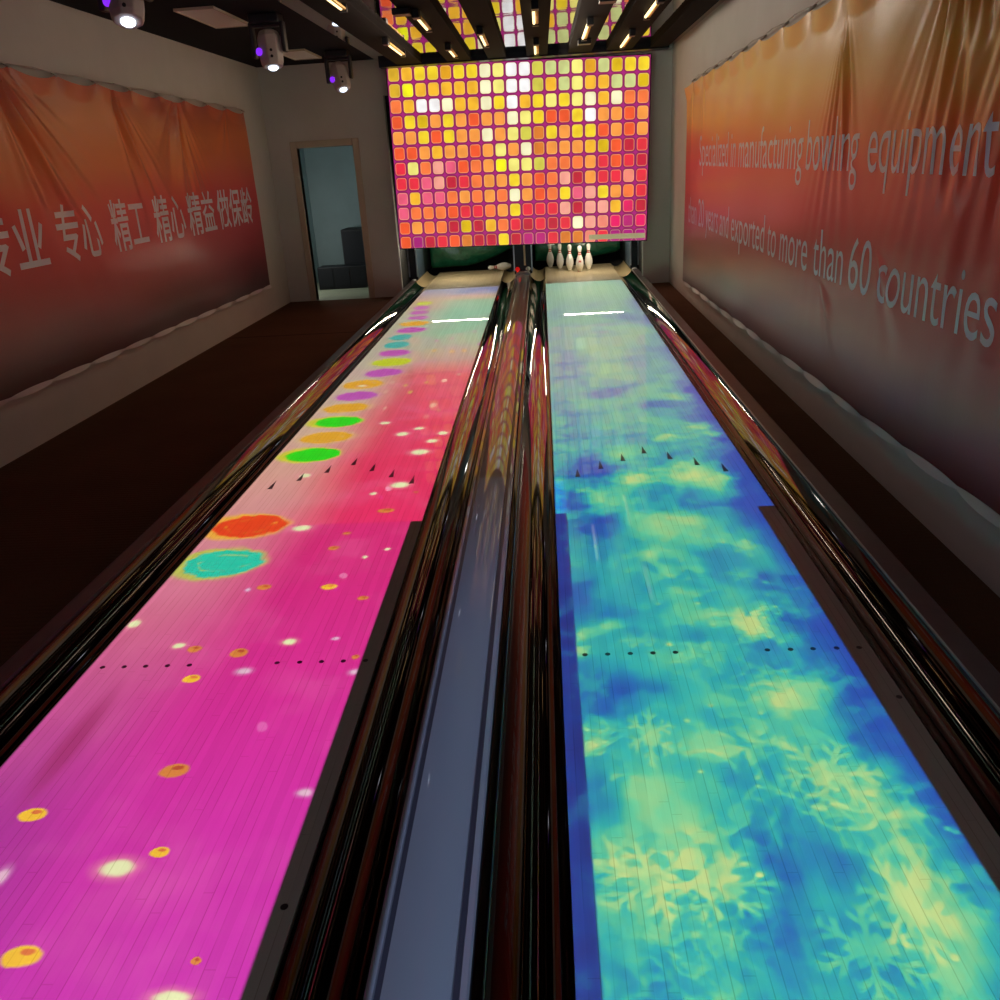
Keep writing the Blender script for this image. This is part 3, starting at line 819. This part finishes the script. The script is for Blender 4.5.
# ------------------------------------------------------------------ banners
def fan(y, z, ya, za, tilt, spread, n, amp, reach):
    """folds that radiate down from the point (ya, za)"""
    dy, dz = y-ya, za-z
    if dz < -0.08: return 0.0
    r = math.hypot(dy, dz); a = math.atan2(dy, dz+0.06) - tilt
    w = math.exp(-(a/spread)**2) * min(1.0, r/0.18) * math.exp(-(r/reach)**2)
    return amp*w*math.cos(n*a*(1+0.25*math.sin(2.3*a)))
def folds_R(y, z):
    d = 0.0
    d += fan(y, z, 5.28, 2.22, -0.06, 0.16, 24, 0.024, 0.55)
    d += fan(y, z, 3.95, 2.42, 0.10, 0.50, 18, 0.019, 0.62) + fan(y, z, 3.85, 2.6, 0.05, 0.45, 52, 0.007, 1.1) + fan(y, z, 5.28, 2.3, 0.05, 0.35, 44, 0.007, 1.0) + fan(y, z, 3.2, 2.6, 0.1, 0.4, 48, 0.009, 1.2)
    d += fan(y, z, 3.70, 2.45, 0.05, 0.34, 28, 0.010, 0.9)
    d += fan(y, z, 3.0, 2.5, 0.2, 0.5, 16, 0.02, 1.0)
    d += fan(y, z, 9.6, 2.28, 0.0, 0.25, 12, 0.012, 0.35) + fan(y, z, 10.35, 2.28, 0.0, 0.15, 10, 0.012, 0.6)
    d += fan(y, z, 4.6, 1.05, -0.9, 0.3, 9, 0.010, 0.5) + fan(y, z, 5.5, 0.8, -0.9, 0.3, 9, 0.008, 0.4)
    d += 0.006*math.sin(y*3.1+z*1.7) + 0.004*math.sin(y*9+z*5)*max(0, z-1.2)
    return d
def folds_L(y, z):
    d = 0.0
    d += fan(y, z, 6.0, 2.42, 0.62, 0.30, 20, 0.034, 1.0)
    d += fan(y, z, 7.7, 2.40, 0.50, 0.22, 22, 0.026, 0.9) + fan(y, z, 6.0, 2.5, 0.6, 0.4, 46, 0.008, 1.2) + fan(y, z, 7.7, 2.45, 0.5, 0.3, 50, 0.007, 1.0) + fan(y, z, 9.15, 2.42, 0.0, 0.7, 40, 0.007, 0.8)
    d += fan(y, z, 9.15, 2.38, -0.2, 0.8, 11, 0.030, 0.75)
    d += fan(y, z, 5.0, 2.42, 0.4, 0.4, 14, 0.03, 1.0)
    d += fan(y, z, 10.6, 2.36, -0.6, 0.5, 12, 0.012, 0.4)
    d += 0.006*math.sin(y*2.7+z*2.1) + 0.004*math.sin(y*8+z*6)*max(0, z-1.2)
    return d
def banner(name, label, xw, sgn, y0, y1, zb0, zb1, zt0, zt1, folds, mat, pitch):
    """vinyl hung on the wall at x = xw; sgn points into the room"""
    t = thing(name, label, 'banner', (xw, (y0+y1)/2, zb0))
    ny, nz = 560, 120
    bm = bmesh.new(); g = []
    for i in range(ny+1):
        u = i/ny; y = y0+(y1-y0)*u
        zb = zb0+(zb1-zb0)*u; zt = zt0+(zt1-zt0)*u
        zt -= 0.045*abs(math.sin(PI*(y-y0)/pitch))**0.8
        zb += 0.012*abs(math.sin(PI*(y-y0)/(pitch*0.9)))
        col = []
        for j in range(nz+1):
            z = zb+(zt-zb)*j/nz
            x = xw + sgn*(0.035+folds(y, z))
            if j > nz-7:      # the top edge rolls over towards the room
                x += sgn*0.03*((j-nz+7)/7)*abs(math.sin(PI*(y-y0)/pitch))
            col.append(bm.verts.new((x, y, z)))
        g.append(col)
    for a, b in zip(g, g[1:]):
        for j in range(nz):
            f = bm.faces.new((a[j], b[j], b[j+1], a[j+1])); f.smooth = True
    obj('printed_sheet', bm, mat, t, face=(sgn,0,0))
    # white reverse of the bottom hem, curling out between the ties
    bm = bmesh.new(); prev = None; n2 = 260
    for i in range(n2+1):
        u = i/n2; y = y0+(y1-y0)*u; s = abs(math.sin(PI*(y-y0)/(pitch*0.9)))**0.6
        zb = zb0+(zb1-zb0)*u
        a = bm.verts.new((xw+sgn*(0.040+folds(y, zb)), y, zb+0.012*s+0.002)); b = bm.verts.new((xw+sgn*(0.030+0.022*s), y, zb-0.010-0.016*s))
        if prev: f = bm.faces.new((prev[0], a, b, prev[1])); f.smooth = True
        prev = (a, b)
    o = obj('bottom_hem', bm, M['hem'], t, face=(sgn,0,0)); o['label'] = 'white curled bottom hem'
    # cord through the eyelets along the top
    bm = bmesh.new(); k = int((y1-y0)/pitch); last = None
    for i in range(k+1):
        y = y0+i*pitch; u = (y-y0)/(y1-y0); z = zt0+(zt1-zt0)*u
        p = (xw+sgn*0.03, y, z+0.012)
        add_tube(bm, (xw+sgn*0.002, y, z+0.02), (xw+sgn*0.045, y, z-0.01), 0.008, seg=8)
        if last:
            m_ = ((p[0]+last[0])/2, (p[1]+last[1])/2, (p[2]+last[2])/2+0.012)
            add_tube(bm, last, m_, 0.004, seg=6); add_tube(bm, m_, p, 0.004, seg=6)
        last = p
    obj('top_cord', bm, M['rope'], t)
    return t
bR = banner('wall_banner', 'red and gold banner with English lettering on the right wall', XR, -1, 2.3, 10.75, 0.27, 0.15, 2.42, 2.30, folds_R, M['banner_R'], 0.62)
bL = banner('wall_banner', 'red and orange banner with white Chinese lettering on the left wall', XL, 1, 2.6, 11.28, 0.37, 0.29, 2.44, 2.36, folds_L, M['banner_L'], 0.62)

def mesh_of(s, bold=0.0):
    cu = bpy.data.curves.new('tmp_text', 'FONT'); cu.body = s; cu.size = 1.0; cu.offset = bold; cu.resolution_u = 4
    o = bpy.data.objects.new('tmp_text', cu); C.objects.link(o)
    bpy.context.view_layer.update()
    me = bpy.data.meshes.new_from_object(o.evaluated_get(bpy.context.evaluated_depsgraph_get()))
    bpy.data.objects.remove(o); bpy.data.curves.remove(cu)
    return me
def text_width(s):
    me = mesh_of(s); xs = [v.co.x for v in me.vertices]; bpy.data.meshes.remove(me)
    return max(xs)-min(xs)
def lettering(parent, body, *a, **k):
    ws = body.split()
    if len(ws) == 1: return letter_word(parent, body, *a, **k)
    ya, yb = a[0], a[1]; full = text_width(body)
    for i, w in enumerate(ws):
        e = text_width(' '.join(ws[:i+1])); b = e-text_width(w)
        letter_word(parent, w, ya+(yb-ya)*b/full, ya+(yb-ya)*e/full, *a[2:], **k)
def letter_word(parent, body, ya, yb, zbase, height, ref, xw, sgn, folds, bold=0.0, name='lettering', slant=0.0):
    """one printed text from y = ya (its left end) to y = yb; 'height' is that of the glyphs of REF"""
    rm = mesh_of(ref); rz0 = min(v.co.y for v in rm.vertices); rz1 = max(v.co.y for v in rm.vertices); bpy.data.meshes.remove(rm)
    me = mesh_of(body, bold); bm = bmesh.new(); bm.from_mesh(me); bpy.data.meshes.remove(me)
    xs = [v.co.x for v in bm.verts]; xmin, xmax = min(xs), max(xs)
    base = rz0 if ref != 'h' else 0.0
    sz = height/(rz1-base)
    for v in bm.verts:
        u = (v.co.x-xmin)/(xmax-xmin)
        y = ya+(yb-ya)*u
        v.co = Vector((0.0, y, zbase + slant*u + (v.co.y-base)*sz))
    lo, hi = min(ya, yb), max(ya, yb); step = 0.02
    k = lo+step
    while k < hi:
        bmesh.ops.bisect_plane(bm, geom=bm.verts[:]+bm.edges[:]+bm.faces[:], plane_co=(0,k,0), plane_no=(0,1,0)); k += step
    zs = [v.co.z for v in bm.verts]; k = min(zs)+0.025
    while k < max(zs):
        bmesh.ops.bisect_plane(bm, geom=bm.verts[:]+bm.edges[:]+bm.faces[:], plane_co=(0,0,k), plane_no=(0,0,1)); k += 0.025
    for v in bm.verts: v.co.x = xw + sgn*(0.0363+folds(v.co.y, v.co.z))
    for f in bm.faces: f.smooth = True
    return obj(name, bm, M['letter'], parent, face=(sgn,0,0))
for s, a, b in (('Specialized in manufacturing', 9.76, 5.97), ('bowling', 5.88, 4.96), ('equipment', 4.82, 3.46)):
    lettering(bR, s, a, b, 1.455, 0.288, 'h', XR, -1, folds_R, bold=-0.003)
for s, a, b in (('than 20 years and exported to more', 10.42, 5.72), ('than', 5.60, 5.06), ('60', 4.96, 4.61), ('countries', 4.50, 3.30)):
    lettering(bR, s, a, b, 0.85, 0.275, 'h', XR, -1, folds_R, bold=-0.003)
for s, a, b in (('专业', 5.48, 6.27), ('专心', 6.45, 7.11), ('精工', 7.32, 7.99), ('精心', 8.17, 8.85), ('精益', 8.95, 9.74), ('做保龄', 9.84, 11.02)):
    lettering(bL, s, a, b, 1.095, 0.405, '精', XL, 1, folds_L, bold=0.012)

# ------------------------------------------------------------------ ceiling fixtures
def moving_head(y, label, tiltx, tilty, x):
    t = thing('moving_head_light', label, 'stage light', (x, y, CZ), 'moving head lights under the black ceiling')
    bm = bmesh.new(); add_box(bm, x-0.13, x+0.13, y-0.10, y+0.10, CZ-0.075, CZ); obj('base', bm, M['head_dark'], t, bevel=0.012)
    bm = bmesh.new()
    add_box(bm, x-0.155, x-0.12, y-0.045, y+0.045, CZ-0.34, CZ-0.06); add_box(bm, x+0.12, x+0.155, y-0.045, y+0.045, CZ-0.30, CZ-0.06)
    add_box(bm, x-0.155, x+0.155, y-0.045, y+0.045, CZ-0.10, CZ-0.075)
    obj('yoke', bm, M['head_dark'], t, bevel=0.01)
    ax = Vector((tiltx, tilty, -1)).normalized(); piv = Vector((x+0.005, y, CZ-0.27))
    bm = bmesh.new()
    add_lathe(bm, piv-ax*0.15, ax, [(0,0.06),(0.02,0.088),(0.06,0.105),(0.20,0.108),(0.27,0.10),(0.30,0.088)], 8)
    for f in bm.faces: f.smooth = False
    hd = obj('lamp_head', bm, M['head_grey'], t, bevel=0.008)
    lens = piv+ax*0.15
    bm = bmesh.new(); add_lathe(bm, lens, ax, [(0.0,0.042),(0.012,0.042),(0.022,0.03),(0.027,0.006)], 22); o = obj('lens', bm, M['lens'], hd); o.location = -Vector(hd.location)
    o.parent = hd; bmesh_fix(o, t)
    side = ax.cross(Vector((0,1,0))).normalized()
    if side.x > 0: side = -side
    c = piv + side*0.075 + Vector((0,-0.085,-0.02))
    bm = bmesh.new(); add_lathe(bm, c, Vector((-0.5,-1,0)), [(0,0.032),(0.012,0.032),(0.016,0.02)], 20); o = obj('led_window', bm, M['led'], hd); bmesh_fix(o, t); o['label'] = 'purple glowing window'
    for k in (0.02, 0.07):
        bm = bmesh.new(); p = piv + ax*k + Vector((0.035,-0.108,0)); add_tube(bm, p, p+Vector((0,-0.006,0)), 0.012, seg=12); o = obj('knob', bm, M['head_dark'], hd); bmesh_fix(o, t)
def bmesh_fix(o, t):      # sub-parts hang under the head, whose own origin is the fixture's
    o.data.transform(Matrix.Translation(-Vector(t.location))); o.location = (0,0,0)
moving_head(5.75, 'grey moving head light with bright lens, nearest the camera', 0.10, -0.45, -2.11)
moving_head(8.4, 'grey moving head light hanging in the middle of the row', 0.08, -0.2, -2.02)
moving_head(11.1, 'grey moving head light above the doorway, farthest of the row', 0.22, -0.30, -1.99)
for y0_, y1_, lb in ((7.85,8.82,'pale flat ceiling panel beside the middle moving head light'), (10.75,11.55,'pale flat ceiling panel near the doorway end of the black ceiling')):
    t = thing('ceiling_panel', lb, 'ceiling panel', (-2.45, (y0_+y1_)/2, CZ), 'pale panels in the black ceiling')
    bm = bmesh.new(); add_box(bm, -2.60, -2.29, y0_, y1_, CZ-0.014, CZ); obj('panel_face', bm, M['panel'], t)
    bm = bmesh.new()
    for a in ((-2.612,-2.60,y0_-0.012,y1_+0.012),(-2.29,-2.278,y0_-0.012,y1_+0.012),(-2.60,-2.29,y0_-0.012,y0_),(-2.60,-2.29,y1_,y1_+0.012)): add_box(bm, *a, CZ-0.02, CZ)
    obj('panel_rim', bm, M['frame'], t)
def beam_lamp(x, ya, yb, label):
    t = thing('beam_lamp', label, 'lamp', (x, ya, 2.79), 'brass linear lamps under the ceiling beams')
    bm = bmesh.new(); add_box(bm, x-0.03, x+0.03, ya-0.10, ya+0.02, 2.725, 2.79); obj('mount', bm, M['black_metal'], t, bevel=0.006)
    for s in (-1, 1):
        bm = bmesh.new(); add_tube(bm, (x+s*0.014, ya+0.02, 2.757), (x+s*0.014, yb, 2.757), 0.0125, seg=14); o = obj('brass_tube' if s > 0 else 'lit_tube', bm, M['brass'] if s > 0 else M['lit_brass'], t)
    bm = bmesh.new(); add_box(bm, x-0.028, x+0.028, yb, yb+0.05, 2.735, 2.79); obj('end_cap', bm, M['black_metal'], t)
ordn = ['leftmost', 'second', 'third', 'fourth', 'fifth', 'sixth']
for bi, x, ya, yb, wh in ((0,-1.13,6.7,7.35,'near'),(0,-1.13,9.35,10.4,'far'),(1,-0.64,7.9,8.7,'near'),(1,-0.60,10.1,10.9,'far'),(2,-0.20,9.1,10.1,'far'),(3,0.32,7.9,8.8,'near'),(3,0.32,10.2,11.2,'far'),(4,0.82,9.0,10.1,'far'),(5,1.30,10.0,11.1,'far'),(5,1.33,8.0,8.9,'near')):
    beam_lamp(x, ya, yb, 'brass linear lamp at the %s end of the %s dark ceiling beam%s' % (wh, ordn[bi], '' if bi == 0 else ' from the left'))
for bi, x, y, lb in ((4,0.90,7.85,'small black box fixed under the fifth ceiling beam, near end'),(4,0.84,10.5,'small black box fixed under the fifth ceiling beam, far end'),(1,-0.74,7.75,'small black box fixed under the second ceiling beam, near end')):
    o = boxobj('sensor_mount_box', (x-0.07, x+0.07, y-0.07, y+0.07, 2.74, 2.789), M['black_metal'], bevel=0.008); tag(o, lb, 'sensor box', 'sensor boxes under the beams')

# ------------------------------------------------------------------ things in the store room
def cabinet(x0, x1, y0, y1, z1, label, doors):
    t = thing('speaker_cabinet', label, 'cabinet', ((x0+x1)/2, (y0+y1)/2, FZ))
    boxobj('cabinet_body', (x0, x1, y0, y1, FZ, z1), M['box_black'], t, 0.01)
    for i in range(doors):
        a = x0+(x1-x0)*i/doors+0.02; b = x0+(x1-x0)*(i+1)/doors-0.02
        boxobj('front_grille', (a, b, y0-0.008, y0, FZ+0.04, z1-0.03), M['cloth_grille'], t)
cabinet(-2.80, -2.22, 13.75, 14.25, 0.78, 'tall black cabinet standing in the dark room behind the doorway', 1)
cabinet(-3.14, -2.38, 13.35, 13.70, 0.27, 'low black box in front of the tall cabinet behind the doorway', 3)

# ------------------------------------------------------------------ other light
def lamp(name, typ, loc, energy, color, rot=None, size=None, size_y=None):
    L = bpy.data.lights.new(name, typ); L.energy = energy; L.color = lin(color)
    o = bpy.data.objects.new(name, L); C.objects.link(o); o.location = loc
    if rot: o.rotation_euler = rot
    if typ == 'AREA':
        L.size = size
        if size_y: L.shape = 'RECTANGLE'; L.size_y = size_y
    else: L.shadow_soft_size = size or 0.1
    return o
lamp('store_room_lamp', 'POINT', (-3.15, 13.0, 0.75), 8.0, (240,240,232), size=0.1)
# added fill lights between the beams, no real fixture, each brightening its banner
for x, ya, yb, rot, e, col in ((0.58, 5.2, 11.3, -90, 16.0, (255,238,218)), (-1.0, 5.0, 11.0, 90, 7.0, (255,228,206))):
    lamp('banner_fill_light', 'AREA', (x, (ya+yb)/2, 2.72), e, col, (0, math.radians(rot), 0), 0.05, yb-ya)
lamp('rear_fill_light', 'AREA', (-0.4, -1.4, 2.78), 9.0, (205,212,245), size=1.6, size_y=0.5)  # unseen fill light added behind the camera for ambient brightness
w = bpy.data.worlds.new('hall_beyond'); bpy.context.scene.world = w; w.use_nodes = True
bg = w.node_tree.nodes['Background']; bg.inputs[0].default_value = rgba((196,200,214)); bg.inputs[1].default_value = 0.62

# ------------------------------------------------------------------ camera and view
cam = bpy.data.cameras.new('camera'); cam.sensor_width = 36; cam.lens = CAM_LENS; cam.clip_start = 0.05
co = bpy.data.objects.new('camera', cam); C.objects.link(co)
r_, u_, f_ = Vector(CAM_RIGHT), Vector(CAM_UP), Vector(CAM_FWD)
co.matrix_world = Matrix(((r_.x,u_.x,-f_.x,CAM_LOC[0]),(r_.y,u_.y,-f_.y,CAM_LOC[1]),(r_.z,u_.z,-f_.z,CAM_LOC[2]),(0,0,0,1)))
sc = bpy.context.scene; sc.camera = co
vs = sc.view_settings; vs.view_transform = 'Standard'; vs.look = 'None'; vs.exposure = 0.0; vs.gamma = 1.0; vs.use_curve_mapping = False
sc.cycles.max_bounces = 8; sc.cycles.diffuse_bounces = 4; sc.cycles.glossy_bounces = 6
sc.cycles.sample_clamp_indirect = 6.0; sc.cycles.caustics_reflective = False; sc.cycles.use_denoising = True
